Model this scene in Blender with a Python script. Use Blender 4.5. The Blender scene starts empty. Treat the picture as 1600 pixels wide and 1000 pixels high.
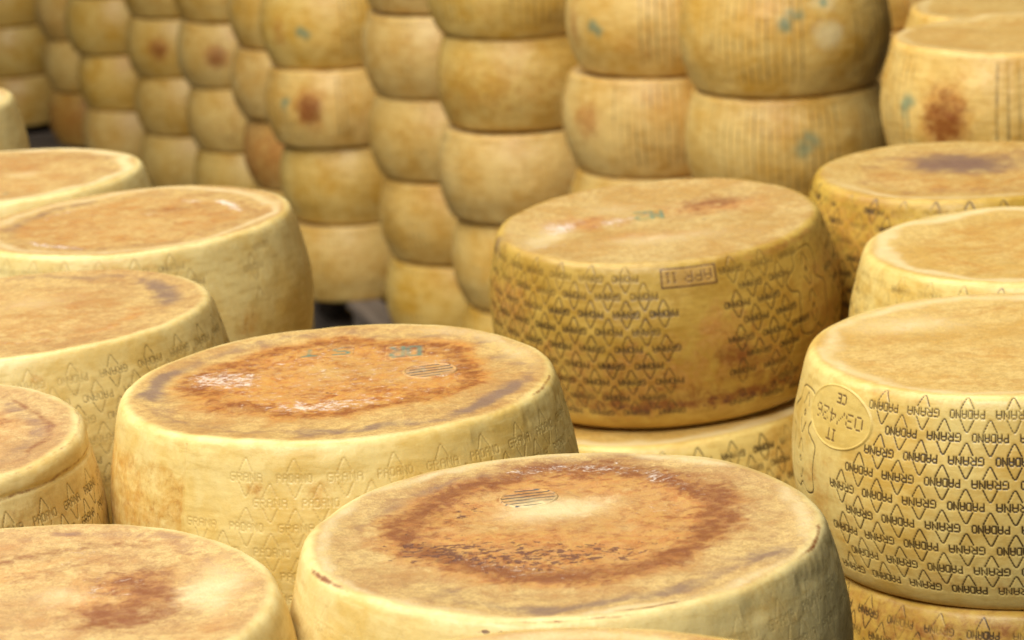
import bpy, math, random
import numpy as np
from mathutils import Matrix, Vector

SC = bpy.context.scene
COL = SC.collection
rad = math.radians

# ------------------------------------------------------------------ camera
CAM_H = 2.38
PITCH, ROLL, FPX = rad(14.4), rad(3.5), 4300.0       # down-tilt, roll, focal length in 1600-px pixels
cam = bpy.data.cameras.new('camera')
cam.sensor_width = 36.0
cam.lens = 36.0 * FPX / 1600.0
cam.clip_start, cam.clip_end = 0.05, 200
cam.dof.use_dof = True
cam.dof.focus_distance = 2.40
cam.dof.aperture_fstop = 9.5
cam_o = bpy.data.objects.new('camera', cam)
COL.objects.link(cam_o)
F_ = Vector((0, math.cos(PITCH), -math.sin(PITCH)))
X_ = Vector((1, 0, 0))
U_ = Vector((0, math.sin(PITCH), math.cos(PITCH)))
R_ = math.cos(ROLL) * X_ - math.sin(ROLL) * U_
V_ = math.sin(ROLL) * X_ + math.cos(ROLL) * U_
M = Matrix((R_, V_, -F_)).transposed().to_4x4()
M.translation = (0, 0, CAM_H)
cam_o.matrix_world = M
SC.camera = cam_o

# ------------------------------------------------------------------ world, lamps, exposure
world = bpy.data.worlds.new('World')
SC.world = world
world.use_nodes = True
bg = world.node_tree.nodes['Background']
bg.inputs[0].default_value = (1.0, 0.97, 0.92, 1)
bg.inputs[1].default_value = 0.055


def area(name, loc, target, size, power, color):
    l = bpy.data.lights.new(name, 'AREA')
    l.shape = 'RECTANGLE'
    l.size, l.size_y = size
    l.energy = power
    l.color = color
    o = bpy.data.objects.new(name, l)
    COL.objects.link(o)
    o.location = loc
    o.rotation_euler = (Vector(target) - Vector(loc)).to_track_quat('-Z', 'Y').to_euler()
    return o


area('overhead_softbox', (-1.8, 4.6, 6.4), (0.0, 5.6, 1.6), (4.6, 7.0), 540, (1.0, 0.985, 0.95))
area('front_softbox', (-2.0, -1.4, 6.2), (0.1, 4.0, 1.2), (2.8, 2.2), 500, (1.0, 0.98, 0.94))
SC.view_settings.view_transform = 'Standard'
SC.view_settings.look = 'None'
SC.view_settings.gamma = 1
SC.view_settings.exposure = -0.07
SC.view_settings.use_curve_mapping = False
SC.cycles.max_bounces = 8
SC.cycles.diffuse_bounces = 5


# ------------------------------------------------------------------ numpy noise
def _hash(ix, iy, iz, seed):
    h = (ix * 374761393 + iy * 668265263 + iz * 2147483647 * 3 + seed * 1274126177) & 0xFFFFFFFF
    h = ((h ^ (h >> 13)) * 1274126177) & 0xFFFFFFFF
    h = ((h ^ (h >> 16)) * 2246822519) & 0xFFFFFFFF
    return ((h ^ (h >> 15)) & 0xFFFFFF) / float(0xFFFFFF)


def vnoise(P, scale, seed):
    q = P * scale + 137.3
    i = np.floor(q).astype(np.int64)
    f = q - i
    f = f * f * (3 - 2 * f)
    out = 0
    for dx in (0, 1):
        wx = f[..., 0] if dx else 1 - f[..., 0]
        for dy in (0, 1):
            wy = f[..., 1] if dy else 1 - f[..., 1]
            for dz in (0, 1):
                wz = f[..., 2] if dz else 1 - f[..., 2]
                out = out + wx * wy * wz * _hash(i[..., 0] + dx, i[..., 1] + dy, i[..., 2] + dz, seed)
    return out * 2 - 1


def fbm(P, scale, seed, octaves=3, gain=0.5):
    s, a, t = 0, 1.0, 0.0
    for k in range(octaves):
        s = s + a * vnoise(P, scale * 2 ** k, seed + 17 * k)
        t += a
        a *= gain
    return s / t


def sstep(a, b, x):
    t = np.clip((x - a) / (b - a), 0, 1)
    return t * t * (3 - 2 * t)


# ------------------------------------------------------------------ dotted lettering
FONT = {
    'A': '01110 10001 10001 11111 10001 10001 10001', 'C': '01111 10000 10000 10000 10000 10000 01111',
    'D': '11110 10001 10001 10001 10001 10001 11110', 'E': '11111 10000 10000 11110 10000 10000 11111',
    'G': '01111 10000 10000 10111 10001 10001 01110', 'I': '111 010 010 010 010 010 111',
    'N': '10001 11001 10101 10101 10011 10001 10001', 'O': '01110 10001 10001 10001 10001 10001 01110',
    'P': '11110 10001 10001 11110 10000 10000 10000', 'R': '11110 10001 10001 11110 10100 10010 10001',
    'S': '01111 10000 10000 01110 00001 00001 11110', 'T': '11111 00100 00100 00100 00100 00100 00100',
    '0': '01110 10001 10001 10001 10001 10001 01110', '1': '010 110 010 010 010 010 111',
    '2': '01110 10001 00001 00110 01000 10000 11111', '3': '11110 00001 00001 01110 00001 00001 11110',
    '4': '00010 00110 01010 10010 11111 00010 00010', '6': '00110 01000 10000 11110 10001 10001 01110',
    '/': '00001 00001 00010 00100 01000 10000 10000', ' ': '000 000 000 000 000 000 000',
    '5': '11111 10000 11110 00001 00001 10001 01110', '-': '000 000 000 111 000 000 000',
}


def text_dots(txt, h, w_scale=1.0, flip=False):
    """dots (s right, v down) centred on 0; h = letter height"""
    p = h / 6.0
    px = p * w_scale
    pts, x = [], 0.0
    for ch in txt:
        rows = FONT[ch].split()
        for j, r in enumerate(rows):
            for i, c in enumerate(r):
                if c == '1':
                    pts.append((x + i * px, j * p))
                    if i + 1 < len(r) and r[i + 1] == '1':
                        pts.append((x + (i + .5) * px, j * p))
                    if j < 6 and rows[j + 1][i] == '1':
                        pts.append((x + i * px, (j + .5) * p))
        x += (len(rows[0]) + 0.9) * px
    a = np.array(pts)
    a[:, 0] -= (x - 1.9 * px) / 2
    a[:, 1] -= h / 2
    return -a if flip else a


def poly_dots(pts, step=0.0006, dash=0.0, gap=0.0):
    pts = np.array(pts, float)
    seg = np.hypot(*np.diff(pts, axis=0).T)
    L = np.concatenate([[0], np.cumsum(seg)])
    t = np.arange(0, L[-1], step)
    if dash:
        t = t[(t % (dash + gap)) < dash]
    return np.stack([np.interp(t, L, pts[:, 0]), np.interp(t, L, pts[:, 1])], -1)


def smooth_closed(pts, n=12, closed=True):
    P = [np.array(p, float) for p in pts]
    out = []
    N = len(P)
    rng = range(N) if closed else range(N - 1)
    g = (lambda k: P[k % N]) if closed else (lambda k: P[min(max(k, 0), N - 1)])
    for i in rng:
        p0, p1, p2, p3 = g(i - 1), g(i), g(i + 1), g(i + 2)
        for t in np.linspace(0, 1, n, endpoint=False):
            out.append(0.5 * ((2 * p1) + (-p0 + p2) * t + (2 * p0 - 5 * p1 + 4 * p2 - p3) * t * t + (-p0 + 3 * p1 - 3 * p2 + p3) * t ** 3))
    out.append(P[0] if closed else P[-1])
    return out


def caret(w, h, sgn):
    """rounded chevron, apex up for sgn=+1 (v grows downwards)"""
    pts = [(-w, h / 2), (-w * .30, -h * .33), (-w * .15, -h * .48), (0, -h * .5), (w * .15, -h * .48), (w * .30, -h * .33), (w, h / 2)]
    return [(x, y * sgn) for x, y in pts]


R0 = 0.2275
QUATRE = [(-.012, -.052), (.014, -.05), (.022, -.03), (.014, -.012), (.024, -.004), (.034, .004), (.03, .03), (.03, .052),
          (.012, .058), (.0, .05), (-.012, .058), (-.034, .05), (-.034, .02), (-.03, .0), (-.044, -.006), (-.05, -.02), (-.03, -.034), (-.026, -.048)]


def belt(flip=True, az=0.0, pitch=0.0475, row=0.0222, v0=0.028, rows=9, smin=-.36, smax=.36, blank=None, quatre=None, letter=0.0068, slope=0.0, seed=1):
    """the branding belt: words in brick rows with chevrons between; returns dots"""
    rs = random.Random(seed)
    D = []
    nk = int(.4 / pitch) + 1
    for r in range(rows):
        for k in range(-nk, nk + 1):
            s = (k + .5 * (r % 2)) * pitch
            if s < smin or s > smax:
                continue
            v = v0 + r * row + slope * s
            word = 'PADANO' if (k + (r // 2)) % 2 else 'GRANA'
            w = text_dots(word, letter, 1.04 if word == 'GRANA' else .87, flip)
            parts = [w + (s, v)]
            parts.append(poly_dots(caret(.0068, .0114, 1), .00045, .0021, .0011) + (s, v - row * .5))
            if r < rows - 1:
                parts.append(poly_dots(caret(.0068, .0114, -1), .00045, .0021, .0011) + (s, v + row * .5))
            for pt in parts:
                c = pt.mean(0)
                if blank and any(b(c[0], c[1]) for b in blank):
                    continue
                D.append(pt)
    if quatre:
        qs, qv, k = quatre
        q = smooth_closed([(x * k + qs, y * k + qv) for x, y in QUATRE])
        for _ in range(3):
            D.append(poly_dots(q, .00045))
        for dy in (-.024, .024):
            for sg in (1, -1):
                D.append(poly_dots(caret(.008, .013, sg), .0006, .0025, .001) + (qs - .004, qv + dy - sg * .014))
            D.append(poly_dots(smooth_closed([(0, -.003), (.002, 0), (0, .003), (-.002, 0)]), .0004) + (qs - .004, qv + dy))
    return np.concatenate(D) + (rad(az) * R0, 0)


def splat(field, cols_s, rows_v, dots, sigma):
    """max-splat gaussian dots on a regular grid (cols_s, rows_v ascending and uniform)"""
    ds, dv = cols_s[1] - cols_s[0], rows_v[1] - rows_v[0]
    nx, ny = int(math.ceil(2.2 * sigma / ds)), int(math.ceil(2.2 * sigma / dv))
    ci = np.round((dots[:, 0] - cols_s[0]) / ds).astype(int)
    ri = np.round((dots[:, 1] - rows_v[0]) / dv).astype(int)
    for a in range(-ny, ny + 1):
        for b in range(-nx, nx + 1):
            r, c = ri + a, ci + b
            ok = (r >= 0) & (r < len(rows_v)) & (c >= 0) & (c < len(cols_s))
            g = np.exp(-((cols_s[0] + c * ds - dots[:, 0]) ** 2 + (rows_v[0] + r * dv - dots[:, 1]) ** 2) / (2 * sigma ** 2) * 1.3)
            np.maximum.at(field, (r[ok], c[ok]), g[ok])


# ------------------------------------------------------------------ wheel surface
PROF_G = (0.215, [(0, -.0030), (.07, -.0032), (.13, -.0028), (.17, -.0018), (.190, -.0004), (.2010, -.0003), (.2070, -.0032), (.2106, -.0095), (.2138, -.020),
                  (.2186, -.040), (.2244, -.068), (.2275, -.098), (.2273, -.125), (.2240, -.155), (.2180, -.182), (.2120, -.200), (.206, -.2105),
                  (.198, -.2148), (.18, -.215), (.1, -.215), (0, -.215)])
PROF_P = (0.232, [(0, -.0045), (.07, -.0045), (.13, -.004), (.17, -.0025), (.190, -.0006), (.1975, -.0004), (.2042, -.0028), (.2078, -.0085), (.2125, -.024),
                  (.2205, -.050), (.2265, -.080), (.2292, -.110), (.2280, -.142), (.2225, -.172), (.2130, -.202), (.2060, -.219), (.1990, -.2275),
                  (.188, -.2314), (.175, -.232), (.1, -.232), (0, -.232)])


class Wheel:
    def __init__(self, seed, prof=PROF_G, lump=1.0, wob=1.0, ridge=None, stain=None, sag=0.0):
        self.seed, self.lump, self.ridge, self.stain = seed, lump, ridge, stain
        self.h, pts = prof
        d = np.array(smooth_closed(pts, 14, closed=False))
        d[:, 0] = np.maximum(d[:, 0], 0)
        self.rz = d + (0, self.h)
        self.L = np.concatenate([[0], np.cumsum(np.hypot(*np.diff(d, axis=0).T))])
        self.crest = np.interp(.2010, self.rz[:len(d) // 2, 0], self.L[:len(d) // 2])     # arc length where the side begins (v = 0)
        lo = len(d) // 2
        self.base = self.crest + (self.L[np.argmax(self.rz[:, 0] * 0 + (self.rz[:, 1] < .0006))] - self.crest)
        rs = random.Random(seed)
        self.har = [(k, rs.uniform(.3, 1) * wob * .0022 / k, rs.uniform(0, 6.28), rs.uniform(.3, 1) * wob * .0020 / k, rs.uniform(0, 6.28)) for k in (2, 3, 4, 5)]
        self.sag = sag

    def points(self, a, phi):
        """a: arc length from the centre of the top face; phi: angle from the front (-y) towards +x"""
        r = np.interp(a, self.L, self.rz[:, 0])
        z = np.interp(a, self.L, self.rz[:, 1])
        e = .0012
        dr = np.interp(a + e, self.L, self.rz[:, 0]) - np.interp(a - e, self.L, self.rz[:, 0])
        dz = np.interp(a + e, self.L, self.rz[:, 1]) - np.interp(a - e, self.L, self.rz[:, 1])
        l = np.hypot(dr, dz) + 1e-9
        nr, nz = -dz / l, dr / l
        ring = r / R0
        rr, zz = r, z
        for k, A, ph, B, ph2 in self.har:
            rr = rr + A * np.cos(k * phi + ph) * ring ** 2 * sstep(0, .1, z)
            zz = zz + B * np.cos(k * phi + ph2) * ring ** 2 * (z / self.h)
        zz = zz + self.sag * np.sin(phi) * ring * (z / self.h)
        s, c = np.sin(phi), -np.cos(phi)
        P = np.stack([rr * s, rr * c, zz], -1)
        N = np.stack([nr * s, nr * c, nz], -1)
        up = sstep(0.0, .02, z)
        d = (fbm(P, 11, self.seed, 2) * .0022 + fbm(P, 38, self.seed + 5, 2) * .0008 + fbm(P, 150, self.seed + 9, 2) * .00022) * self.lump * up
        if self.ridge:
            d = d + self.ridge(P, a - self.crest, phi)
        return P + N * d[..., None], N


def ang(x):
    return (x + math.pi) % (2 * math.pi) - math.pi


def grid_mesh(name, P, fields, wrap):
    nr, nc = P.shape[:2]
    me = bpy.data.meshes.new(name)
    me.vertices.add(nr * nc)
    me.vertices.foreach_set('co', P.reshape(-1).astype(np.float32))
    ii = np.arange(nr - 1)[:, None] * nc
    jj = np.arange(nc if wrap else nc - 1)[None, :]
    j2 = (jj + 1) % nc
    q = np.stack([ii + jj, ii + nc + jj, ii + nc + j2, ii + j2], -1).reshape(-1, 4)
    n = len(q)
    me.loops.add(n * 4)
    me.loops.foreach_set('vertex_index', q.reshape(-1).astype(np.int32))
    me.polygons.add(n)
    me.polygons.foreach_set('loop_start', (np.arange(n) * 4).astype(np.int32))
    me.polygons.foreach_set('loop_total', np.full(n, 4, np.int32))
    me.polygons.foreach_set('use_smooth', np.ones(n, bool))
    for k, v in fields.items():
        if v.ndim == 3:
            at = me.attributes.new(k, 'FLOAT_COLOR', 'POINT')
            at.data.foreach_set('color', v.reshape(-1).astype(np.float32))
        else:
            at = me.attributes.new(k, 'FLOAT', 'POINT')
            at.data.foreach_set('value', v.reshape(-1).astype(np.float32))
    me.update(calc_edges=True)
    return me


def wheel_mesh(name, W, mat, res=.0015, span=1.75, back=90, top_rings=80, dots=None, sigma=.0005, depth=.0005, ink=1.0, emb=0.0,
               stripes=None, teal=None, ink_noise=.35, ink_mask=None):
    nf = int(2 * span * R0 / res)
    ph_f = np.linspace(-span, span, nf)
    ph_b = np.linspace(span, 2 * math.pi - span, back + 2)[1:-1]
    phi = np.concatenate([ph_f, ph_b])
    side = W.base - W.crest
    ns = int(side / res)
    a_top = np.concatenate([[1e-5], np.linspace(.004, W.crest - .012, top_rings), np.linspace(W.crest - .010, W.crest - res, 9)])
    a_side = W.crest + np.linspace(0, side, ns)
    a_bot = np.array([W.base + .004, W.base + .02, W.base + .09, W.L[-1] - 1e-5])
    a = np.concatenate([a_top, a_side, a_bot])
    A, PH = np.meshgrid(a, phi, indexing='ij')
    P, N = W.points(A, PH)
    inkf = np.zeros(A.shape)
    if dots is not None:
        sub = np.zeros((ns, nf))
        splat(sub, ph_f * R0, a_side - W.crest, dots, sigma)
        inkf[len(a_top):len(a_top) + ns, :nf] = sub
    if stripes is not None:
        inkf = np.maximum(inkf, stripes(A - W.crest, ang(PH)))
    nz = fbm(P, 30, W.seed + 77, 2)
    P = P - N * (inkf * depth)[..., None]
    k = np.clip(1 - ink_noise * (1 + nz * 2.5), 0, 1)
    if ink_mask is not None:
        k = k * ink_mask(A - W.crest, ang(PH))
    topm = 1 - sstep(W.crest - .006, W.crest + .004, A + nz * .003)
    r = np.hypot(P[..., 0], P[..., 1])
    topm = np.where(A > W.base, 0, topm)
    fields = {'ink': inkf * ink * k, 'emb': inkf * emb, 'top': topm}
    fields.update(stain_fields(W, P, A - W.crest, ang(PH), topm))
    if teal is not None:
        fields['teal'] = teal(A - W.crest, ang(PH), nz)
    me = grid_mesh(name, P, fields, True)
    me.materials.append(mat)
    return me


def stain_fields(W, P, v, phi, topm):
    ch = {c: np.zeros(v.shape) for c in 'RGBA'}
    sp = np.zeros(v.shape)
    lt = np.zeros(v.shape)
    if W.stain:
        wx = fbm(P, 16, W.seed + 31, 3) * .022
        wy = fbm(P, 16, W.seed + 47, 3) * .022
        x, y = P[..., 0] + wx, P[..., 1] + wy
        r = np.hypot(P[..., 0] + wx * .8, P[..., 1] + wy * .8)
        th = np.arctan2(P[..., 0], -P[..., 1])
        nn = fbm(P, 45, W.seed + 63, 3)
        for it in W.stain:
            kind, c, s = it[0], it[1], it[2]
            if kind == 'disc':          # cx, cy, radius, softness
                _, _, _, cx, cy, R, sf = it
                m = 1 - sstep(R - sf, R + sf, np.hypot(x - cx, y - cy))
                m = m * topm
            elif kind == 'ring':        # cx, cy, radius, half-width, [angle, angular half-width]
                _, _, _, cx, cy, R, hw = it[:7]
                m = np.exp(-((np.hypot(x - cx, y - cy) - R) / hw) ** 2)
                if len(it) > 7:
                    m = m * np.exp(-(ang(th - it[7]) / it[8]) ** 4)
                m = m * topm
            elif kind == 'blob':        # cx, cy, rx, ry, rotation
                _, _, _, cx, cy, rx, ry, ro = it
                dx, dy = x - cx, y - cy
                u = (dx * math.cos(ro) + dy * math.sin(ro)) / rx
                w = (-dx * math.sin(ro) + dy * math.cos(ro)) / ry
                m = np.exp(-(u * u + w * w)) * topm
            elif kind == 'side':        # phi0, v0, half-width phi, half-width v
                _, _, _, p0, v0, hp, hv = it
                m = np.exp(-(((ang(phi - p0) + wx * 2) / hp) ** 2 + ((v - v0 + wy * .5) / hv) ** 2) ** 1.5) * (v > -.02)
            elif kind == 'box':         # hard-edged cloth-seam panel: phi range, v range
                _, _, _, p0, p1, v0, v1 = it
                m = sstep(p0 - .006, p0 + .006, phi) * (1 - sstep(p1 - .006, p1 + .006, phi)) * sstep(v0 - .004, v0 + .004, v) * (1 - sstep(v1 - .01, v1 + .01, v + wx))
            elif kind == 'rim':         # v0, half-width v, [phi, half-width]  thin line along the rim
                _, _, _, v0, hv = it[:5]
                m = np.exp(-((v - v0 + wx * .25 + nn * hv * .8) / hv) ** 2)
                if len(it) > 5:
                    m = m * np.exp(-(ang(phi - it[5]) / it[6]) ** 4)
            m = m * s
            if c == 'S':
                sp = np.maximum(sp, m)
            elif c == 'L':
                lt = np.maximum(lt, m)
            elif s < 0:
                ch[c] = np.clip(ch[c] + m, 0, 1)
            else:
                ch[c] = np.maximum(ch[c], m)
    return {'stain': np.stack([ch[c] for c in 'RGBA'], -1), 'speck': sp, 'light': lt}


# ------------------------------------------------------------------ rind material
def rind(name, pale=(.765, .625, .305), ochre=(.66, .465, .17), top1=(.67, .475, .205), top2=(.48, .28, .115), vary=.10, orange=(.50, .22, .080), ink=(.055, .030, .010), rough=.42):
    m = bpy.data.materials.new(name)
    m.use_nodes = True
    nt = m.node_tree
    nt.nodes.clear()
    N, K = nt.nodes.new, nt.links.new
    out = N('ShaderNodeOutputMaterial')
    b = N('ShaderNodeBsdfPrincipled')
    K(b.outputs[0], out.inputs[0])
    tc, oi = N('ShaderNodeTexCoord'), N('ShaderNodeObjectInfo')
    off = N('ShaderNodeVectorMath'); off.operation = 'SCALE'
    off.inputs[0].default_value = (7.3, 3.1, 5.7)
    K(oi.outputs['Random'], off.inputs['Scale'])
    ad = N('ShaderNodeVectorMath'); ad.operation = 'ADD'
    K(tc.outputs['Object'], ad.inputs[0]); K(off.outputs[0], ad.inputs[1])
    P = ad.outputs[0]

    def noise(scale, detail=5, rough=.6, shift=0, dist=0.0, stretch=None):
        n = N('ShaderNodeTexNoise')
        n.inputs['Scale'].default_value = scale
        n.inputs['Detail'].default_value = detail
        n.inputs['Roughness'].default_value = rough
        n.inputs['Distortion'].default_value = dist
        v = N('ShaderNodeMapping'); v.inputs['Location'].default_value = (shift, shift * .7, shift * 1.3)
        if stretch: v.inputs['Scale'].default_value = stretch
        K(P, v.inputs[0]); K(v.outputs[0], n.inputs['Vector'])
        return n.outputs['Fac']

    def math_(op, a, c, clamp=False):
        n = N('ShaderNodeMath'); n.operation = op; n.use_clamp = clamp
        for i, q in enumerate((a, c)):
            if isinstance(q, (int, float)): n.inputs[i].default_value = q
            else: K(q, n.inputs[i])
        return n.outputs[0]

    def mrange(v, a, c, lo=0.0, hi=1.0):
        n = N('ShaderNodeMapRange')
        n.interpolation_type = 'SMOOTHSTEP'
        for i, q in enumerate((v, a, c, lo, hi)):
            if isinstance(q, (int, float)): n.inputs[i].default_value = q
            else: K(q, n.inputs[i])
        return n.outputs[0]

    def mix(f, c1, c2, mode='MIX'):
        n = N('ShaderNodeMix'); n.data_type = 'RGBA'; n.blend_type = mode
        if isinstance(f, (int, float)): n.inputs[0].default_value = f
        else: K(f, n.inputs[0])
        for i, q in ((6, c1), (7, c2)):
            if isinstance(q, tuple): n.inputs[i].default_value = (*q, 1)
            else: K(q, n.inputs[i])
        return n.outputs[2]

    def attr(nm):
        n = N('ShaderNodeAttribute'); n.attribute_name = nm
        return n

    n_big = noise(9, 4, .55, 1)
    n_mid = noise(34, 6, .65, 2, .6)
    n_fin = noise(130, 6, .7, 3, .4)
    n_grn = noise(520, 3, .6, 4)
    n_b2 = noise(70, 8, .74, 9, .35)
    n_wht = noise(110, 8, .8, 14, .6, (1, 1.3, 1))
    # the bare rind
    f_side = mrange(math_('ADD', math_('MULTIPLY', n_big, .6), math_('MULTIPLY', n_mid, .4)), .38, .66)
    side = mix(f_side, pale, ochre)
    side = mix(mrange(n_fin, .45, .75, 0, .35), side, tuple(c * .86 for c in ochre))
    f_top = mrange(math_('ADD', math_('MULTIPLY', n_mid, .55), math_('MULTIPLY', n_big, .45)), .40, .62)
    top = mix(f_top, top1, top2)
    top = mix(mrange(n_fin, .42, .62, 0, .55), top, tuple(c * .72 for c in top2))
    top = mix(mrange(n_b2, .56, .72, 0, .5), top, tuple(min(1, c * 1.12) for c in top1))
    n_cl = noise(26, 5, .6, 31, .2, (1, 1, 5))
    side = mix(mrange(n_cl, .50, .68, 0, .45), side, tuple(min(1, c * 1.10) for c in pale))
    side = mix(mrange(n_cl, .48, .34, 0, .40), side, tuple(c * .80 for c in ochre))
    top = mix(mrange(n_grn, .42, .62, 0, .35), top, tuple(c * .62 for c in top2))
    top_a = attr('top').outputs['Fac']
    col = mix(top_a, side, top)
    st = attr('stain')
    sep = N('ShaderNodeSeparateColor'); K(st.outputs['Color'], sep.inputs[0])

    def layer(mask, nz, amp, lo, hi):
        gate = math_('MULTIPLY', mask, 4.0, True)
        v = math_('ADD', mask, math_('MULTIPLY', math_('SUBTRACT', nz, .5), amp))
        return math_('MULTIPLY', mrange(v, lo, hi), gate)

    # orange bloom, brown patches, grey-mauve smudges, white efflorescence
    mixn = math_('ADD', math_('MULTIPLY', n_mid, .5), math_('MULTIPLY', n_fin, .5))
    org = mix(mrange(n_fin, .40, .60), orange, tuple(c * q for c, q in zip(orange, (1.12, 1.45, 1.4))))
    org = mix(mrange(n_b2, .47, .63, 0, .9), org, tuple(c * q for c, q in zip(orange, (.62, .50, .48))))
    col = mix(layer(sep.outputs[0], mixn, 2.4, .15, 1.05), col, org)
    col = mix(layer(sep.outputs[1], n_b2, 2.0, .25, 1.15), col, (.23, .085, .03))
    col = mix(math_('MULTIPLY', layer(sep.outputs[2], n_mid, 1.8, .25, 1.1), .8), col, (.20, .13, .095))
    lt = attr('light').outputs['Fac']
    col = mix(math_('MULTIPLY', layer(lt, mixn, 1.9, .2, 1.05), .7), col, (.84, .70, .40))
    wht = layer(st.outputs['Alpha'], n_wht, 3.2, .62, 1.0)
    col = mix(math_('MULTIPLY', wht, .8), col, (.84, .70, .57))
    spk = layer(attr('speck').outputs['Fac'], noise(150, 4, .6, 21, .3, (.8, 1.1, 1)), 3.4, 1.0, 1.2)
    col = mix(math_('MULTIPLY', spk, .85), col, (.13, .05, .03))
    # slight general differences from wheel to wheel
    hs = N('ShaderNodeHueSaturation')
    K(mrange(oi.outputs['Random'], 0.0, 1.0, .5 - vary * .024, .5 + vary * .002), hs.inputs['Hue'])
    K(math_('ADD', 1.10 - vary * .4, math_('MULTIPLY', math_('FRACT', math_('MULTIPLY', oi.outputs['Random'], 7.13), 0), vary * .8)), hs.inputs['Saturation'])
    K(math_('ADD', 1 - vary, math_('MULTIPLY', math_('FRACT', math_('MULTIPLY', oi.outputs['Random'], 13.7), 0), vary * 1.2)), hs.inputs['Value'])
    K(col, hs.inputs['Color'])
    col = hs.outputs[0]
    col = mix(math_('MULTIPLY', attr('emb').outputs['Fac'], .55), col, tuple(c * .62 for c in ochre))
    col = mix(math_('MULTIPLY', attr('teal').outputs['Fac'], .85), col, (.035, .20, .15))
    inkv = attr('ink').outputs['Fac']
    col = mix(mrange(math_('ADD', inkv, math_('MULTIPLY', math_('SUBTRACT', n_fin, .5), .5)), .12, .75, 0, .95), col, ink)
    K(col, b.inputs['Base Color'])
    b.inputs['Subsurface Weight'].default_value = .12
    b.inputs['Subsurface Radius'].default_value = (1.0, .75, .3)
    b.inputs['Subsurface Scale'].default_value = .008
    b.inputs['Specular IOR Level'].default_value = .45
    K(math_('ADD', math_('MULTIPLY', n_fin, .3), math_('ADD', rough - .12, math_('MULTIPLY', wht, .2))), b.inputs['Roughness'])
    # relief: leathery pits and grain, stronger on the faces
    hgt = math_('ADD', math_('MULTIPLY', n_grn, .45), math_('ADD', math_('MULTIPLY', n_fin, .8), math_('MULTIPLY', wht, .35)))
    hgt = math_('SUBTRACT', hgt, math_('MULTIPLY', spk, .8))
    bp = N('ShaderNodeBump')
    bp.inputs['Distance'].default_value = .0016
    K(math_('ADD', .28, math_('MULTIPLY', top_a, .35)), bp.inputs['Strength'])
    K(hgt, bp.inputs['Height'])
    K(bp.outputs[0], b.inputs['Normal'])
    return m


M_PALE = rind('pale_rind')
M_AGED = rind('aged_rind', pale=(.56, .385, .105), ochre=(.40, .235, .048), top1=(.66, .48, .20), top2=(.52, .31, .10))
M_OIL = rind('oiled_rind', pale=(.725, .57, .235), ochre=(.60, .395, .12), top1=(.72, .52, .215), top2=(.60, .38, .13), rough=.38)
M_BACK = rind('ridged_rind', pale=(.745, .53, .21), ochre=(.60, .35, .098), top1=(.70, .50, .21), top2=(.55, .34, .12), vary=.11, ink=(.15, .095, .035))


def link(name, me, parent=None, loc=None, rot=None):
    o = bpy.data.objects.new(name, me)
    COL.objects.link(o)
    if parent: o.parent = parent
    if loc is not None: o.location = loc
    if rot is not None: o.rotation_euler = rot
    return o


def tag(o, label, cat, group=None, kind=None):
    if label: o['label'] = label
    if cat: o['category'] = cat
    if group: o['group'] = group
    if kind: o['kind'] = kind
    return o


# ------------------------------------------------------------------ ground
def simple_mat(name, c1, c2, scale, rough, stretch=(1, 1, 1), bump=.3):
    m = bpy.data.materials.new(name); m.use_nodes = True
    nt = m.node_tree; N, K = nt.nodes.new, nt.links.new
    b = nt.nodes['Principled BSDF']; b.inputs['Roughness'].default_value = rough
    tc, mp, n, cr, bp = N('ShaderNodeTexCoord'), N('ShaderNodeMapping'), N('ShaderNodeTexNoise'), N('ShaderNodeValToRGB'), N('ShaderNodeBump')
    mp.inputs['Scale'].default_value = stretch
    n.inputs['Scale'].default_value = scale; n.inputs['Detail'].default_value = 8; n.inputs['Roughness'].default_value = .65
    cr.color_ramp.elements[0].position, cr.color_ramp.elements[1].position = .3, .7
    cr.color_ramp.elements[0].color, cr.color_ramp.elements[1].color = (*c1, 1), (*c2, 1)
    K(tc.outputs['Object'], mp.inputs[0]); K(mp.outputs[0], n.inputs['Vector']); K(n.outputs['Fac'], cr.inputs[0]); K(cr.outputs[0], b.inputs['Base Color'])
    bp.inputs['Strength'].default_value = bump; bp.inputs['Distance'].default_value = .004
    K(n.outputs['Fac'], bp.inputs['Height']); K(bp.outputs[0], b.inputs['Normal'])
    return m


M_GROUND = simple_mat('dark_concrete', (.010, .0095, .009), (.026, .024, .022), 6, .8)
M_WOOD = simple_mat('weathered_wood', (.085, .062, .042), (.20, .155, .115), 9, .75, (.35, 4, 4))


def box_mesh(name, dims, mat, bev=.004):
    import bmesh
    bm = bmesh.new()
    bmesh.ops.create_cube(bm, size=1)
    for v in bm.verts: v.co = Vector((v.co.x * dims[0], v.co.y * dims[1], v.co.z * dims[2]))
    bmesh.ops.bevel(bm, geom=bm.edges[:], offset=bev, segments=2, affect='EDGES')
    me = bpy.data.meshes.new(name); bm.to_mesh(me); bm.free()
    me.materials.append(mat)
    return me


gm = bpy.data.meshes.new('ground')
gm.from_pydata([(-30, -20, 0), (30, -20, 0), (30, 40, 0), (-30, 40, 0)], [], [(0, 1, 2, 3)])
gm.materials.append(M_GROUND)
tag(link('ground', gm), None, None, kind='structure')

ME_DECK = box_mesh('deck_board', (1.2, .098, .022), M_WOOD)
ME_CROSS = box_mesh('cross_board', (.098, .8, .022), M_WOOD)
ME_BLOCK = box_mesh('block', (.098, .098, .078), M_WOOD)


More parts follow.
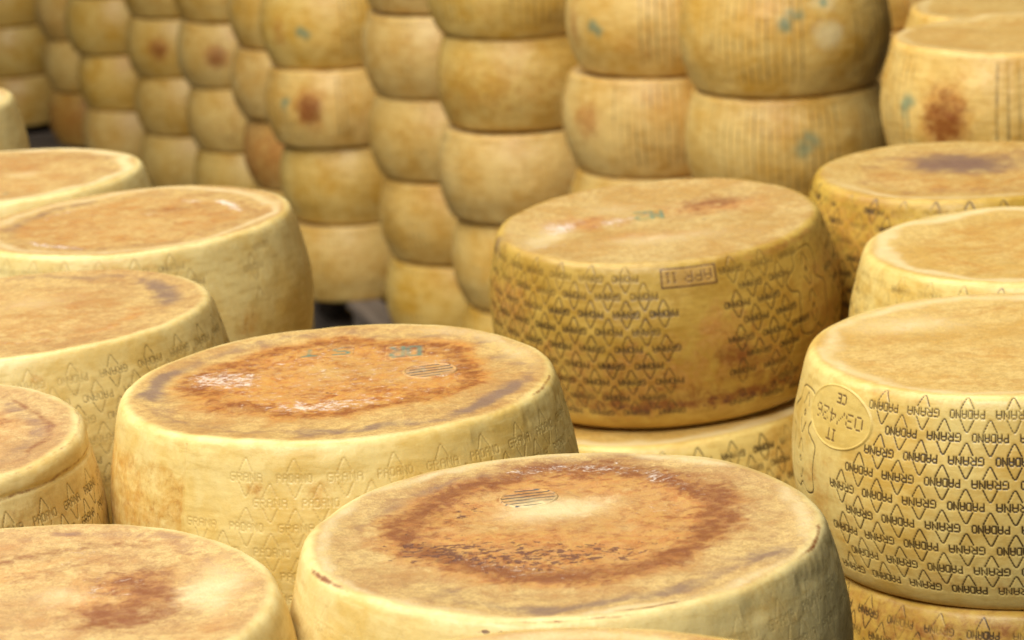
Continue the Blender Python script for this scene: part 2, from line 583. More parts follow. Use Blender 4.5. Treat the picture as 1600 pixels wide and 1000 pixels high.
def pallet(x, y, z, rz, label, group='wooden pallets under the cheese stacks'):
    t = tag(link('wooden_pallet', None, None, (x, y, z), (0, 0, rz)), label, 'pallet', group)
    for k in range(6):
        link('deck_board', ME_DECK, t, (0, -.351 + k * .1404, .133))
    for k in (-1, 0, 1):
        link('cross_board', ME_CROSS, t, (k * .551, 0, .111 - .0005))
        for j in (-1, 0, 1):
            link('block', ME_BLOCK, t, (k * .551, j * .351, .061))
    for j in (-1, 0, 1):
        link('bottom_board', ME_DECK, t, (0, j * .351, .0111))
    return t


PAL = .1445


# ------------------------------------------------------------------ foreground wheels
def ray_point(x, y, depth):
    v = F_ + R_ * ((x - 800) / FPX) - V_ * ((y - 500) / FPX)
    return v * depth + Vector((0, 0, CAM_H))


def place(o, x, y, z_top, h, tx=0, ty=0, rz=0):
    """stand a wheel so that the centre of its top face is at x, y, z_top"""
    m = Matrix.Rotation(ty, 3, 'Y') @ Matrix.Rotation(tx, 3, 'X') @ Matrix.Rotation(rz, 3, 'Z')
    o.location = Vector((x, y, z_top)) - m @ Vector((0, 0, h))
    o.rotation_euler = m.to_euler()


def ridge_folds(P, v, phi):
    # folds of the cloth under the rim, and a belt step
    band = np.exp(-((v - .022) / .010) ** 2)
    w = np.maximum(0, fbm(np.stack([phi * 3.2, v * 8, P[..., 2] * 0], -1), 3.0, 91, 3)) * sstep(.1, .9, phi)
    step = sstep(.020, .034, v + .004 * np.sin(phi * 5)) * (1 - sstep(.2, .215, v))
    return band * w * -.0034 - step * .0004 * sstep(-.2, .5, np.sin(phi * 3.1 + 1))


def ridge_seam(P, v, phi):
    s = sstep(.026, .040, v) * .0004
    return ridge_folds(P, v, phi) - s - np.exp(-((phi + .66 - v * .08) / .004) ** 2) * (v > .012) * .0010


def ridge_crease(P, v, phi):
    return -np.exp(-((v - .024 + .003 * np.sin(3 * phi)) / .0026) ** 2) * .0013 + np.exp(-((v - .012) / .008) ** 2) * .0018


STRING = {}
HERO = {}


def add_wheel(key, label, W, me, x, y, z, tx=0, ty=0, rz=0, group='cheese wheels at the front of the display'):
    o = link('cheese_wheel', me)
    place(o, x, y, z, W.h, rad(tx), rad(ty), rad(rz))
    tag(o, label, 'cheese wheel', group)
    HERO[key] = (o, W)
    return o


# patches that lie in the rind: thin pieces following the wheel's own surface
def side_patch(name, key, mat, s0, v0, ws, hv, dots, sigma, ink, depth, outline='box', raise_=.0006, res=.0007, stain=True, emb=0.0, rim=.0008):
    o, W = HERO[key]
    s = np.arange(s0 - ws / 2, s0 + ws / 2 + res, res)
    v = np.arange(v0 - hv / 2, v0 + hv / 2 + res, res)
    V, S = np.meshgrid(v, s, indexing='ij')
    P, N = W.points(V + W.crest, S / R0)
    f = np.zeros(S.shape)
    splat(f, s, v, dots, sigma)
    if outline == 'oval':
        e = np.hypot((S - s0) / (ws / 2 - .002), (V - v0) / (hv / 2 - .002))
        inside = 1 - sstep(.955, 1.0, e)
        ring = np.exp(-((e - .93) / .018) ** 2)
        off = -.0008 + inside * (.0008 + raise_) + ring * rim
    else:
        ex = np.minimum(np.minimum(S - s[0], s[-1] - S), np.minimum(V - v[0], v[-1] - V))
        inside = sstep(0, .0015, ex)
        off = -.0008 + inside * (.0008 + raise_)
    P = P + N * (off - f * depth)[..., None]
    fl = {'ink': f * ink, 'emb': f * emb, 'top': np.zeros(S.shape)}
    fl.update(stain_fields(W, P, V, S / R0, np.zeros(S.shape)))
    me = grid_mesh(name, P, fl, False)
    if outline == 'oval':
        import bmesh
        bm = bmesh.new(); bm.from_mesh(me)
        e1 = e.reshape(-1)
        bm.verts.ensure_lookup_table()
        bmesh.ops.delete(bm, geom=[q for q in bm.verts if e1[q.index] > 1.03], context='VERTS')
        bm.to_mesh(me); bm.free()
    me.materials.append(mat)
    return link(name, me, o)


def top_patch(name, key, mat, cx, cy, wx, wy, dots, sigma, ink=0.0, teal=0.0, round_=False, raise_=.0004, res=.0008, fade=0.0, depth=0.0, ring=False):
    """dots in local metres: +x right, +y away"""
    o, W = HERO[key]
    xs = np.arange(cx - wx / 2, cx + wx / 2 + res, res)
    ys = np.arange(cy - wy / 2, cy + wy / 2 + res, res)
    Y, X = np.meshgrid(ys, xs, indexing='ij')
    r = np.hypot(X, Y)
    a = np.interp(r, W.rz[:len(W.L) // 3, 0], W.L[:len(W.L) // 3])
    P, N = W.points(a, np.arctan2(X, -Y))
    f = np.zeros(X.shape)
    if len(dots): splat(f, xs, ys, dots + (cx, cy), sigma)
    nz = fbm(P, 70, W.seed + 3, 2)
    f = f * np.clip(1 - fade * (1 + 2.2 * nz), 0, 1)
    if round_:
        e = np.hypot((X - cx) / (wx / 2 - .001), (Y - cy) / (wy / 2 - .001))
        inside = 1 - sstep(.93, 1.0, e)
        off = -.0008 + inside * (.0008 + raise_)
        if ring: off = off + np.exp(-((e - .9) / .03) ** 2) * .0007
    else:
        ex = np.minimum(np.minimum(X - xs[0], xs[-1] - X), np.minimum(Y - ys[0], ys[-1] - Y))
        off = -.0008 + sstep(0, .004, ex) * (.0008 + raise_)
    P = P + N * (off - f * depth)[..., None]
    tm = np.ones(X.shape)
    fl = {'ink': f * ink, 'teal': f * teal, 'top': tm, 'emb': f * 0}
    fl.update(stain_fields(W, P, a - W.crest, np.arctan2(X, -Y), tm))
    me = grid_mesh(name, P, fl, False)
    me.flip_normals()
    if round_:
        import bmesh
        bm = bmesh.new(); bm.from_mesh(me)
        e1 = e.reshape(-1)
        bm.verts.ensure_lookup_table()
        bmesh.ops.delete(bm, geom=[q for q in bm.verts if e1[q.index] > 1.02], context='VERTS')
        bm.to_mesh(me); bm.free()
    me.materials.append(mat)
    return link(name, me, o)


#%%HEROES
SPOT = {  # key: image centre of the top face (1600 x 1000), width of the body there
    'A': (880, 823, 888), 'B': (528, 592, 745), 'C': (12, 954, 925), 'D': (-225, 686, 765), 'E': (35, 488, 645), 'F': (203, 342, 548),
    'G': (-2, 274, 486), 'H': (-185, 165, 440), 'I': (1028, 342, 550), 'K': (1584, 533, 700), 'M': (1625, 378, 600), 'N': (1515, 263, 522),
    'O': (1590, 50, 428), 'P': (1600, 4, 388), 'Z': (880, 1158, 1125)}
POS = {k: ray_point(x, y, FPX * .455 / w) for k, (x, y, w) in SPOT.items()}

# A: front centre wheel
WA = Wheel(11, wob=1.0, ridge=ridge_folds, stain=[
    ('disc', 'R', .85, .0, .03, .135, .02), ('ring', 'R', 1.0, 0, .02, .122, .036), ('ring', 'G', .92, .005, .028, .128, .028),
    ('blob', 'G', .60, -.115, .06, .045, .06, .6), ('blob', 'G', .5, -.03, .135, .10, .02, 0), ('blob', 'G', .45, .12, .0, .035, .05, .2),
    ('blob', 'G', .38, -.08, -.05, .05, .035, 0), ('blob', 'G', .35, .03, -.06, .08, .03, 0),
    ('blob', 'R', -.55, .0, .05, .055, .045, 0), ('blob', 'G', -.5, .0, .045, .06, .04, 0),
    ('blob', 'L', .95, .005, .055, .062, .035, .0), ('ring', 'L', .7, 0, 0, .200, .012),
    ('ring', 'B', .8, 0, 0, .172, .014, .15, .9), ('ring', 'B', .55, 0, 0, .17, .012, -2.4, .8), ('blob', 'B', .8, .15, -.085, .035, .03, .8),
    ('blob', 'B', .45, .02, .18, .09, .02, 0), ('blob', 'B', .5, -.09, -.135, .06, .02, -.5),
    ('blob', 'S', 1.1, -.085, -.035, .080, .05, -.4), ('blob', 'S', 1.1, -.01, -.055, .11, .040, 0), ('blob', 'S', .8, -.08, .065, .05, .02, .3), ('blob', 'S', .6, .09, -.03, .05, .04, 0),
    ('ring', 'A', .62, .0, .03, .128, .022, 2.8, .9), ('ring', 'A', .55, .0, .03, .12, .025, -.5, .8), ('blob', 'A', .5, .09, .04, .03, .03, 0),
    ('rim', 'G', .95, .004, .0030, -1.12, .16), ('rim', 'G', .9, .003, .0028, 1.25, .22), ('rim', 'G', 1.0, -.002, .0022, .30, .20), ('rim', 'G', .6, .006, .0016, -.02, .3),
    ('side', 'R', .25, -.3, .06, .25, .03), ('side', 'R', .22, .8, .05, .3, .06), ('side', 'S', 2.5, -1.0, .060, .014, .0022), ('side', 'S', 1.6, -.3, .018, .10, .0025)])
me = wheel_mesh('cheese_wheel', WA, M_PALE, res=.0009, top_rings=150, dots=belt(False, az=-.8, rows=7, v0=.040, seed=2), depth=.00035, ink=0, emb=.25)
add_wheel('A', 'pale cheese wheel at front centre, top ringed brown around a cream middle and striped plate', WA, me, *POS['A'])

# B: wheel with DR ST
WB = Wheel(23, wob=1.3, ridge=ridge_seam, stain=[
    ('disc', 'R', .88, -.005, .015, .148, .026), ('ring', 'R', 1.0, 0, .02, .125, .022), ('blob', 'R', -.30, .02, .03, .08, .05, 0),
    ('ring', 'G', .75, -.005, .015, .125, .020), ('blob', 'G', .7, -.10, .05, .04, .06, 0), ('blob', 'G', .65, .02, -.10, .09, .025, 0), ('blob', 'G', .4, .0, .0, .05, .03, 0),
    ('ring', 'B', 1.1, 0, 0, .174, .018, -1.75, .42), ('ring', 'B', 1.1, 0, 0, .172, .016, 1.0, .42), ('ring', 'B', .85, 0, 0, .176, .014, .2, .55),
    ('ring', 'B', .6, 0, 0, .178, .014, -2.6, .6), ('ring', 'B', .5, 0, 0, .172, .016), ('ring', 'L', .55, 0, .0, .185, .016, 2.2, .7),
    ('blob', 'A', .85, -.105, .03, .045, .06, .4), ('blob', 'A', .82, -.01, -.075, .10, .035, .0), ('disc', 'A', .48, 0, .02, .13, .03), ('blob', 'A', .55, -.05, .08, .06, .04, 0), ('blob', 'A', .4, .08, -.06, .04, .04, 0),
    ('blob', 'S', .55, .0, -.03, .08, .05, 0), ('rim', 'G', .8, .002, .0022, 1.3, .2), ('rim', 'G', .5, -.002, .0016, .2, .35),
    ('box', 'R', .42, -1.5, -.66, .034, .15), ('side', 'R', .40, -.05, .045, .10, .014), ('side', 'R', .34, .42, .045, .10, .012), ('side', 'R', .22, -.9, .1, .5, .05),
    ('side', 'R', .28, .1, .17, .5, .03), ('side', 'R', .5, -.33, .050, .05, .010)])
me = wheel_mesh('cheese_wheel', WB, M_PALE, res=.0008, top_rings=150,
                dots=belt(False, az=3.8, rows=8, v0=.036, seed=3, blank=[lambda s, v: s < -.165 and v < .11, lambda s, v: -.165 < s < -.115 and v < .08]), depth=.0007, ink=.22, emb=.6, sigma=.0006)
add_wheel('B', 'pale embossed cheese wheel with an orange top, green letters and a striped oval plate', WB, me, *POS['B'])

# C: bottom left
WC = Wheel(37, wob=1.1, stain=[
    ('blob', 'G', .95, .105, .035, .040, .080, .35), ('blob', 'G', 1.0, .10, -.02, .055, .05, 0), ('ring', 'R', .4, 0, 0, .17, .02), ('blob', 'G', .7, -.01, .125, .09, .018, .2), ('blob', 'G', .62, .03, .09, .07, .018, .5), ('blob', 'G', .6, .06, .145, .06, .012, -.3), ('blob', 'G', .5, .14, .04, .02, .08, .3),
    ('blob', 'G', .4, .0, .03, .05, .03, -.5), ('blob', 'R', .8, .09, .03, .07, .07, 0), ('blob', 'R', .5, -.02, .09, .1, .05, 0),
    ('ring', 'G', .35, 0, 0, .178, .012, 2.5, .9), ('ring', 'B', .5, 0, 0, .175, .012, 2.7, .9), ('blob', 'L', .8, .155, .03, .03, .07, 0), ('blob', 'L', .6, .04, .03, .04, .03, 0),
    ('blob', 'A', .5, .08, .05, .05, .05, 0), ('blob', 'A', .45, .04, .12, .05, .04, 0)])
me = wheel_mesh('cheese_wheel', WC, M_PALE, res=.0016, top_rings=150)
add_wheel('C', 'cheese wheel in the bottom left corner with dark brown streaks across its beige top', WC, me, *POS['C'])

# D: left with crease
WD = Wheel(41, wob=1.0, ridge=ridge_crease, stain=[
    ('blob', 'R', .8, .10, .03, .07, .06, 0), ('blob', 'G', .5, .12, .05, .05, .03, .4), ('ring', 'G', .75, 0, 0, .178, .006, 1.8, .9), ('ring', 'B', .6, 0, 0, .165, .016, 1.9, 1.0),
    ('rim', 'G', .75, .024, .0020, 1.0, 1.5), ('rim', 'G', .5, .004, .0020, 1.6, .8), ('side', 'R', .3, .9, .05, .5, .03), ('blob', 'A', .5, .1, .06, .05, .05, 0)])
me = wheel_mesh('cheese_wheel', WD, M_PALE, res=.001, span=2.0, top_rings=110, dots=belt(False, az=0, rows=7, v0=.052, smin=.0, smax=.45, seed=5), depth=.0008, ink=.75, emb=.9, sigma=.0007)
add_wheel('D', 'cheese wheel cut by the left edge, a brown crease circling just under its rim', WD, me, *POS['D'], ty=1.5)

# E: orange-tan top with grey ring at right
WE = Wheel(53, wob=1.3, stain=[
    ('disc', 'R', .40, -.01, .0, .125, .03), ('ring', 'R', .6, 0, -.01, .13, .02, .6, 1.2), ('ring', 'B', .95, 0, 0, .168, .020, 1.95, .55), ('ring', 'B', .6, 0, 0, .17, .014, 2.9, .7),
    ('ring', 'G', .4, 0, 0, .158, .008, .7, .9), ('ring', 'G', .3, 0, 0, .15, .01, 1.6, .9), ('ring', 'A', .5, 0, 0, .14, .02, .5, 1.0), ('blob', 'L', .5, .0, .06, .07, .05, 0),
    ('side', 'R', .5, .22, .03, .04, .007), ('side', 'G', .35, .22, .03, .03, .005)])
me = wheel_mesh('cheese_wheel', WE, M_PALE, res=.0012, top_rings=90, dots=belt(True, az=10, rows=7, v0=.036, seed=6), depth=.0007, ink=.55, emb=.95, sigma=.00065)
add_wheel('E', 'left cheese wheel with a tan top smudged mauve grey at its right end', WE, me, *POS['E'], tx=-.6, ty=-1.6)

# F: white crescent
WF = Wheel(61, wob=1.2, stain=[
    ('disc', 'R', .46, -.005, -.005, .15, .016), ('blob', 'G', .55, .05, .05, .06, .04, 0), ('ring', 'G', .45, 0, 0, .155, .008), ('ring', 'G', .4, 0, 0, .152, .008, .9, 1.2), ('ring', 'B', .7, 0, 0, .165, .014, -2.2, .8), ('ring', 'B', .5, 0, 0, .155, .01, 0, .8),
    ('ring', 'A', 1.0, -.005, 0, .142, .012, 1.95, .42), ('ring', 'A', .88, 0, 0, .150, .014, -.6, .45), ('ring', 'A', .75, 0, 0, .13, .008, -2.4, .5), ('blob', 'A', .7, .07, .10, .03, .02, 0),
    ('blob', 'A', .5, .03, .03, .06, .04, 0), ('ring', 'L', .7, 0, 0, .187, .012), ('side', 'R', .45, .75, .12, .10, .03), ('side', 'R', .4, .5, .16, .12, .02), ('side', 'R', .35, -.1, .02, .5, .01)])
me = wheel_mesh('cheese_wheel', WF, M_PALE, res=.0014, top_rings=90,
                dots=belt(True, az=8, rows=5, v0=.028, seed=7, blank=[lambda s, v: s > .085 and s < .145, lambda s, v: v > .085 and s > .04, lambda s, v: s > .19]), depth=.0008, ink=.5, emb=.95, sigma=.0008)
add_wheel('F', 'cheese wheel with white crescent streaks on its orange tan top, behind the left wheels', WF, me, *POS['F'], ty=-1.2)

WG = Wheel(71, stain=[('disc', 'R', .4, -.01, 0, .155, .03), ('ring', 'L', .9, 0, 0, .19, .014), ('ring', 'B', .4, 0, 0, .17, .012, 2.0, .8), ('blob', 'L', .6, .03, .0, .04, .03, 0)])
me = wheel_mesh('cheese_wheel', WG, M_PALE, res=.003, top_rings=50)
add_wheel('G', 'blurred cheese wheel at left edge, even orange tan top and bright yellow rim', WG, me, *POS['G'], ty=-.8)
top_patch('green_mark', 'G', M_PALE, .031, -.126, .014, .02, np.array([(0, 0), (.002, .003), (-.002, -.003)]), .002, teal=1.0)

WH = Wheel(79, stain=[('disc', 'R', .6, 0, 0, .15, .03), ('ring', 'L', .7, 0, 0, .19, .014)])
me = wheel_mesh('cheese_wheel', WH, M_PALE, res=.004, top_rings=40)
add_wheel('H', 'small blurred wheel end at the far left edge with a pinkish tan top', WH, me, *POS['H'])

# I: the dark wheel with the date stamp
WI = Wheel(83, wob=1.6, lump=1.25, sag=-.002, stain=[
    ('blob', 'R', .85, -.10, .02, .07, .04, .1), ('blob', 'R', .8, .07, .05, .09, .05, .1), ('blob', 'G', .85, .075, .075, .060, .040, 0), ('blob', 'G', .5, .05, .02, .05, .03, .3),
    ('blob', 'R', .5, -.02, -.07, .1, .03, 0), ('blob', 'L', .7, -.15, -.03, .03, .08, -.3), ('blob', 'L', .55, .0, -.09, .13, .03, 0), ('blob', 'L', .5, -.06, .08, .06, .04, 0),
    ('blob', 'A', .85, -.13, .01, .04, .03, .6), ('blob', 'A', .8, -.05, .02, .07, .02, .4), ('blob', 'A', .6, -.14, -.07, .03, .03, 0), ('blob', 'S', .7, .05, -.01, .03, .03, 0), ('blob', 'S', .5, .08, .07, .05, .04, 0),
    ('side', 'G', .85, .32, .132, .13, .018), ('side', 'G', .6, .45, .150, .28, .022), ('side', 'G', .45, -.1, .165, .6, .022), ('side', 'R', .5, -.2, .14, 1.2, .05), ('side', 'R', .6, .25, .10, .2, .05), ('rim', 'G', .95, .186, .012, .1, .9), ('rim', 'S', .95, .19, .014, .1, .8),
    ('side', 'R', .55, -1.2, .08, .4, .06), ('side', 'G', .35, -1.25, .085, .1, .03), ('side', 'R', .35, .0, .18, 1.6, .035), ('side', 'G', .65, -.2, .180, 1.0, .020), ('side', 'G', .55, .55, .175, .5, .03), ('side', 'G', .35, -.5, .15, .6, .03), ('side', 'R', .45, 1.1, .1, .4, .1), ('side', 'B', .6, -1.45, .02, .12, .02),
    ('rim', 'R', .5, .012, .006, .8, .5)])
me = wheel_mesh('cheese_wheel', WI, M_AGED, res=.0009, top_rings=120, ink_noise=.12,
                dots=belt(True, az=-3.4, row=.0218, rows=9, v0=.022, letter=.0070, seed=8, quatre=(.225, .075, 1.0),
                          blank=[lambda s, v: .002 < s < .074 and v > .02, lambda s, v: .19 < s < .285 and v > .01, lambda s, v: s > .1 and v > .14 and s < .13,
                                 lambda s, v: -.012 < s < .085 and v < .040]),
                depth=.0008, ink=.95, emb=.6, sigma=.00085, ink_mask=lambda v, p: .65 + .35 * sstep(.02, .07, v) * (1 - .55 * sstep(.14, .18, v)) * (1 - .5 * sstep(.8, 1.2, -p)))
add_wheel('I', 'dark aged cheese wheel with brown inked pattern and boxed date stamp, tilted on another', WI, me, POS['I'].x, POS['I'].y, POS['I'].z, tx=2.6, ty=-2.4, rz=0)

# K: right wheel with crisp black branding
WK = Wheel(97, wob=1.1, lump=.7, stain=[
    ('blob', 'R', .35, -.02, -.03, .1, .05, 0), ('ring', 'R', .3, 0, 0, .14, .03), ('blob', 'L', .7, -.10, .09, .07, .05, 0), ('ring', 'L', .7, 0, 0, .188, .014),
    ('side', 'R', .35, -1.15, .12, .3, .05), ('side', 'R', .3, -.3, .19, .8, .02), ('rim', 'R', .3, .010, .006)])
me = wheel_mesh('cheese_wheel', WK, M_OIL, res=.00072, top_rings=110, ink_noise=.10,
                dots=belt(True, az=-10.8, rows=9, v0=.021, seed=9, smin=-.3, smax=.3, letter=.0073, quatre=(-.272, .080, .95),
                          blank=[lambda s, v: ((s + .206) / .062) ** 2 + ((v - .044) / .040) ** 2 < 1, lambda s, v: s < -.195 and v > .0]),
                depth=.0009, ink=1.0, emb=.5, sigma=.00074, ink_mask=lambda v, p: .75 + .35 * sstep(.02, .06, v) * (1 - .3 * sstep(.15, .2, v)))
add_wheel('K', 'glossy yellow cheese wheel at right edge with crisp black branding and oval approval mark', WK, me, *POS['K'])

WM = Wheel(101, wob=.6, stain=[('disc', 'R', .4, .0, .03, .12, .03), ('ring', 'R', .4, 0, 0, .13, .02), ('ring', 'L', .9, 0, 0, .185, .016), ('ring', 'B', .25, 0, 0, .16, .01)])
me = wheel_mesh('cheese_wheel', WM, M_OIL, res=.0016, top_rings=70, dots=belt(True, az=-11, rows=6, v0=.026, seed=10), depth=.0006, ink=.75, emb=.5, sigma=.0008)
add_wheel('M', 'cheese wheel with yellow top swirled faint orange, between black branded and mauve spotted wheels', WM, me, *POS['M'])

WN = Wheel(103, wob=1.5, stain=[('blob', 'G', 1.0, .0, .05, .085, .055, 0), ('blob', 'B', 1.3, .0, .045, .10, .08, 0), ('disc', 'R', .45, 0, 0, .16, .03), ('ring', 'B', .45, 0, 0, .14, .03), ('ring', 'L', .7, 0, 0, .188, .012, -.5, 1.0),
                                ('side', 'R', .5, -1.0, .08, .6, .1)])
me = wheel_mesh('cheese_wheel', WN, M_AGED, res=.0016, top_rings=70, dots=belt(True, az=-10, rows=8, v0=.022, seed=11), depth=.0006, ink=1.0, emb=.5, sigma=.0010)
add_wheel('N', 'cheese wheel with a large dark mauve spot in the middle of its top', WN, me, *POS['N'])

WZ = Wheel(107, stain=[('ring', 'L', .7, 0, 0, .188, .014), ('disc', 'R', .4, 0, 0, .15, .03)])
me = wheel_mesh('cheese_wheel', WZ, M_PALE, res=.003, top_rings=60)
add_wheel('Z', 'cheese wheel showing only its back rim at the bottom edge below the brown ringed one', WZ, me, *POS['Z'])

# wheels right under I and K
WJ = Wheel(109, wob=1.2, stain=[('ring', 'L', .9, 0, 0, .19, .02), ('side', 'R', .4, .9, .05, .5, .06)])
me = wheel_mesh('cheese_wheel', WJ, M_OIL, res=.0011, top_rings=50, dots=belt(True, az=-3, rows=7, v0=.028, smin=-.2, seed=12), depth=.0006, ink=1.0, emb=.5, sigma=.00085)
add_wheel('J', 'yellow cheese wheel lying under the dark tilted one, its rim and branding just showing', WJ, me, POS['I'].x - .012, POS['I'].y - .045, POS['I'].z - .2285, ty=-2.2)
WL = Wheel(113, wob=1.2, stain=[('side', 'R', .35, -.3, .03, 1.4, .06), ('side', 'G', .6, -.6, .03, .9, .03)])
me = wheel_mesh('cheese_wheel', WL, M_AGED, res=.0011, top_rings=40, dots=belt(True, az=-11, rows=5, v0=.026, seed=13), depth=.0006, ink=1.0, emb=.5, sigma=.0007)
add_wheel('L', 'orange brown branded cheese wheel directly under the glossy wheel in the bottom right corner', WL, me, POS['K'].x + .012, POS['K'].y - .004, POS['K'].z - .2165)

# ---- plates, stamps and marks that sit on the rinds
M_PLATE = rind('casein_plate_rind', top1=(.50, .40, .22), top2=(.38, .28, .14), ink=(.025, .032, .035), vary=0)


def plate_lines(r, n=6, slope=.18, seed=0):
    rs = random.Random(seed)
    D = []
    for k in range(n):
        y = -r * .78 + k * (r * 1.56 / (n - 1))
        w = math.sqrt(max(0, (r * .88) ** 2 - y * y))
        x = -w
        while x < w - .001:
            L = rs.uniform(.004, .010)
            D.append(poly_dots([(x, y + slope * x), (min(x + L, w), y + slope * min(x + L, w))], .0005))
            x += L + rs.uniform(.0004, .0012)
    return np.concatenate(D)


top_patch('casein_plate', 'A', M_PLATE, -.026, .091, .054, .054, plate_lines(.026, 6, .16, 1), .0011, ink=.9, round_=True, res=.0006, fade=.18, ring=True)
top_patch('casein_plate', 'B', M_PLATE, .088, .019, .058, .058, plate_lines(.024, 5, .30, 2), .0011, ink=.95, round_=True, res=.0006, fade=.15, ring=True)


def letters(txt, h, ws, bold):
    d = text_dots(txt, h, ws, False)
    d[:, 1] *= -1         # +y away from the viewer
    d = -d                # and the whole mark is upside down to the viewer
    return np.concatenate([d, d + (bold, 0), d + (0, bold)])


o = top_patch('green_lettering', 'B', M_PALE, .062, .094, .044, .046, letters('DR', .030, .55, .0012), .0018, teal=1.0, fade=.22)
o['label'] = 'faded green letters DR stamped upside down on the orange top'
o = top_patch('green_lettering', 'B', M_PALE, -.018, .110, .062, .042, letters('S T', .026, .75, .0010), .0015, teal=1.0, fade=.38)
o['label'] = 'faint green letters S T stamped upside down on the orange top'
o = top_patch('green_lettering', 'I', M_AGED, -.010, .034, .044, .060, letters('N2', .042, .48, .0015), .0021, teal=1.0, fade=.2)
o['label'] = 'small green mark stamped on the dark wheel top'

# date stamp on I: boxed, upside down
SS, SV = .036 - rad(3.4) * R0, .023
box_l = poly_dots([(-.036, -.0115), (.036, -.0115), (.036, .0115), (-.036, .0115), (-.036, -.0115)], .0005)
st = np.concatenate([text_dots('APR 11', .0120, 1.08, True) + (SS, SV), box_l + (SS, SV), box_l * .985 + (SS, SV)])
M_STAMP = rind('stamped_rind', pale=(.54, .36, .135), ochre=(.42, .25, .08), ink=(.07, .03, .015), vary=0)
side_patch('date_stamp', 'I', M_STAMP, SS, SV, .077, .027, st, .00075, .8, .0005)
# oval approval mark on K
OS, OV = -.206 - rad(10.8) * R0, .043
ov = np.concatenate([text_dots('CE', .0085, 1.0, True) + (OS + .004, OV - .019), text_dots('03/426', .0125, 1.12, True) + (OS, OV),
                     text_dots('IT', .0105, 1.0, True) + (OS - .006, OV + .0185)])
M_OVAL = rind('approval_mark_rind', pale=(.68, .51, .195), ochre=(.60, .42, .14), ink=(.14, .075, .025), vary=0)
ovr = np.array(smooth_closed([(math.cos(t) * .0445 + OS, math.sin(t) * .0300 + OV) for t in np.linspace(0, 2 * math.pi, 24, endpoint=False)]))
side_patch('approval_mark', 'K', M_OVAL, OS, OV, .114, .070, np.concatenate([ov, ov + (.0004, .0003)]), .0007, .95, .0006, outline='oval', rim=.0010)

#%%STACKS
# ------------------------------------------------------------------ ridged wheels of the back stacks
def ridge_stripes(zones, pitch=.0185, seed=0):
    """dotted upright lines; zones = [(phi0, phi1)] kept bare"""
    def f(v, phi):
        s = phi * R0 / pitch
        line = np.exp(-((s - np.round(s)) * pitch / .0026) ** 2)
        dotp = .72 + .28 * np.sin(v / .0042 * math.pi * 2)
        m = line * dotp * sstep(.010, .02, v) * (1 - sstep(.20, .212, v))
        for a, b_ in zones:
            m = m * (1 - sstep(a - .02, a + .02, phi) * (1 - sstep(b_ - .02, b_ + .02, phi)) * (.45 if b_ > 3 else 1))
        return m
    return f


def mk_marks(lst):
    """teal smudges: (phi, v, radius)"""
    def f(v, phi, nz):
        m = 0
        for p, vv, r in lst:
            d = np.hypot(ang(phi - p) * R0, v - vv)
            m = np.maximum(m, np.exp(-(d / r) ** 4) * np.clip(.5 + nz * 2.2, 0, 1) * .75)
        return m
    return f


BACKDEF = {
    # name: (seed, stripe zones, stains, teal marks, inked rows, strength)
    'amber': (210, [(-3.2, 3.2)], [('side', 'R', .85, 0, .12, 4.0, .16)], []),
    'spotted': (209, [(-3.2, 3.2)], [('side', 'G', .8, .1, .12, .19, .044), ('side', 'R', .9, .1, .118, .26, .055)], []),
    'smooth': (201, [(-3.2, 3.2)], [('side', 'R', .3, .4, .12, .5, .08), ('side', 'R', .25, -1.8, .1, .6, .06)], []),
    'ribbed': (202, [(-.55, -.15)], [('side', 'R', .45, -.35, .10, .15, .1)], [(-.62, .06, .02)]),
    'warm': (203, [(-3.2, 3.2)], [('side', 'R', .42, 0, .14, 3.0, .10), ('side', 'G', .3, .6, .15, .5, .05)], []),
    'knot': (204, [(-.40, .28), (.5, .9)], [('side', 'G', 1.0, -.06, .115, .22, .044), ('side', 'R', .8, -.06, .11, .25, .07), ('side', 'R', .3, .6, .16, .3, .05)], [(-.42, .10, .022), (-.38, .14, .02)]),
    'oval': (205, [(.18, .72), (-1.2, -.9)], [('side', 'R', .6, .42, .10, .26, .056), ('side', 'R', -.55, .42, .10, .17, .038), ('side', 'L', 1.0, .42, .10, .17, .038), ('side', 'R', .3, -.9, .14, .5, .06), ('side', 'L', .8, .40, .03, .2, .02)], [(.10, .055, .022), (.02, .07, .018), (.40, .03, .010)]),
    'stamp': (206, [(-1.5, -.9), (.55, .8)], [('side', 'R', .3, .8, .10, .3, .08)], [(.18, .10, .030), (.55, .03, .012)]),
    'knob_left': (207, [(-1.35, -.55)], [('side', 'R', .75, -.85, .10, .22, .05), ('side', 'G', .25, -.85, .10, .12, .03), ('side', 'R', .5, 1.0, .1, .5, .1)], [(-1.2, .14, .02)]),
    'green_spot': (208, [(-1.6, -.3)], [('side', 'R', .6, -1.15, .12, .15, .06), ('side', 'R', .35, -.3, .16, .4, .05)], [(-.80, .12, .018), (-.72, .13, .016)]),
}
WB_ = {}
BMESH = {}
for nm, (sd, zones, stn, tl) in BACKDEF.items():
    w = Wheel(sd, PROF_P, stain=stn + [('ring', 'R', .3, 0, 0, .12, .04), ('ring', 'L', .6, 0, 0, .19, .014)], wob=1.4, lump=1.3)
    BMESH[nm] = wheel_mesh('cheese_wheel', w, M_BACK, res=.0022 if nm in ('ribbed', 'knot', 'oval', 'stamp', 'knob_left', 'green_spot') else .0036, top_rings=24, back=70, stripes=ridge_stripes(zones), depth=.0009, ink=.9, emb=.3,
                           ink_noise=.25, teal=mk_marks(tl) if tl else None)
    WB_[nm] = w
HP = .232
ME_LOW = wheel_mesh('cheese_wheel', Wheel(301, PROF_G), M_OIL, res=.006, top_rings=20, back=50)
ME_FAINT = {}

rnd = random.Random(5)


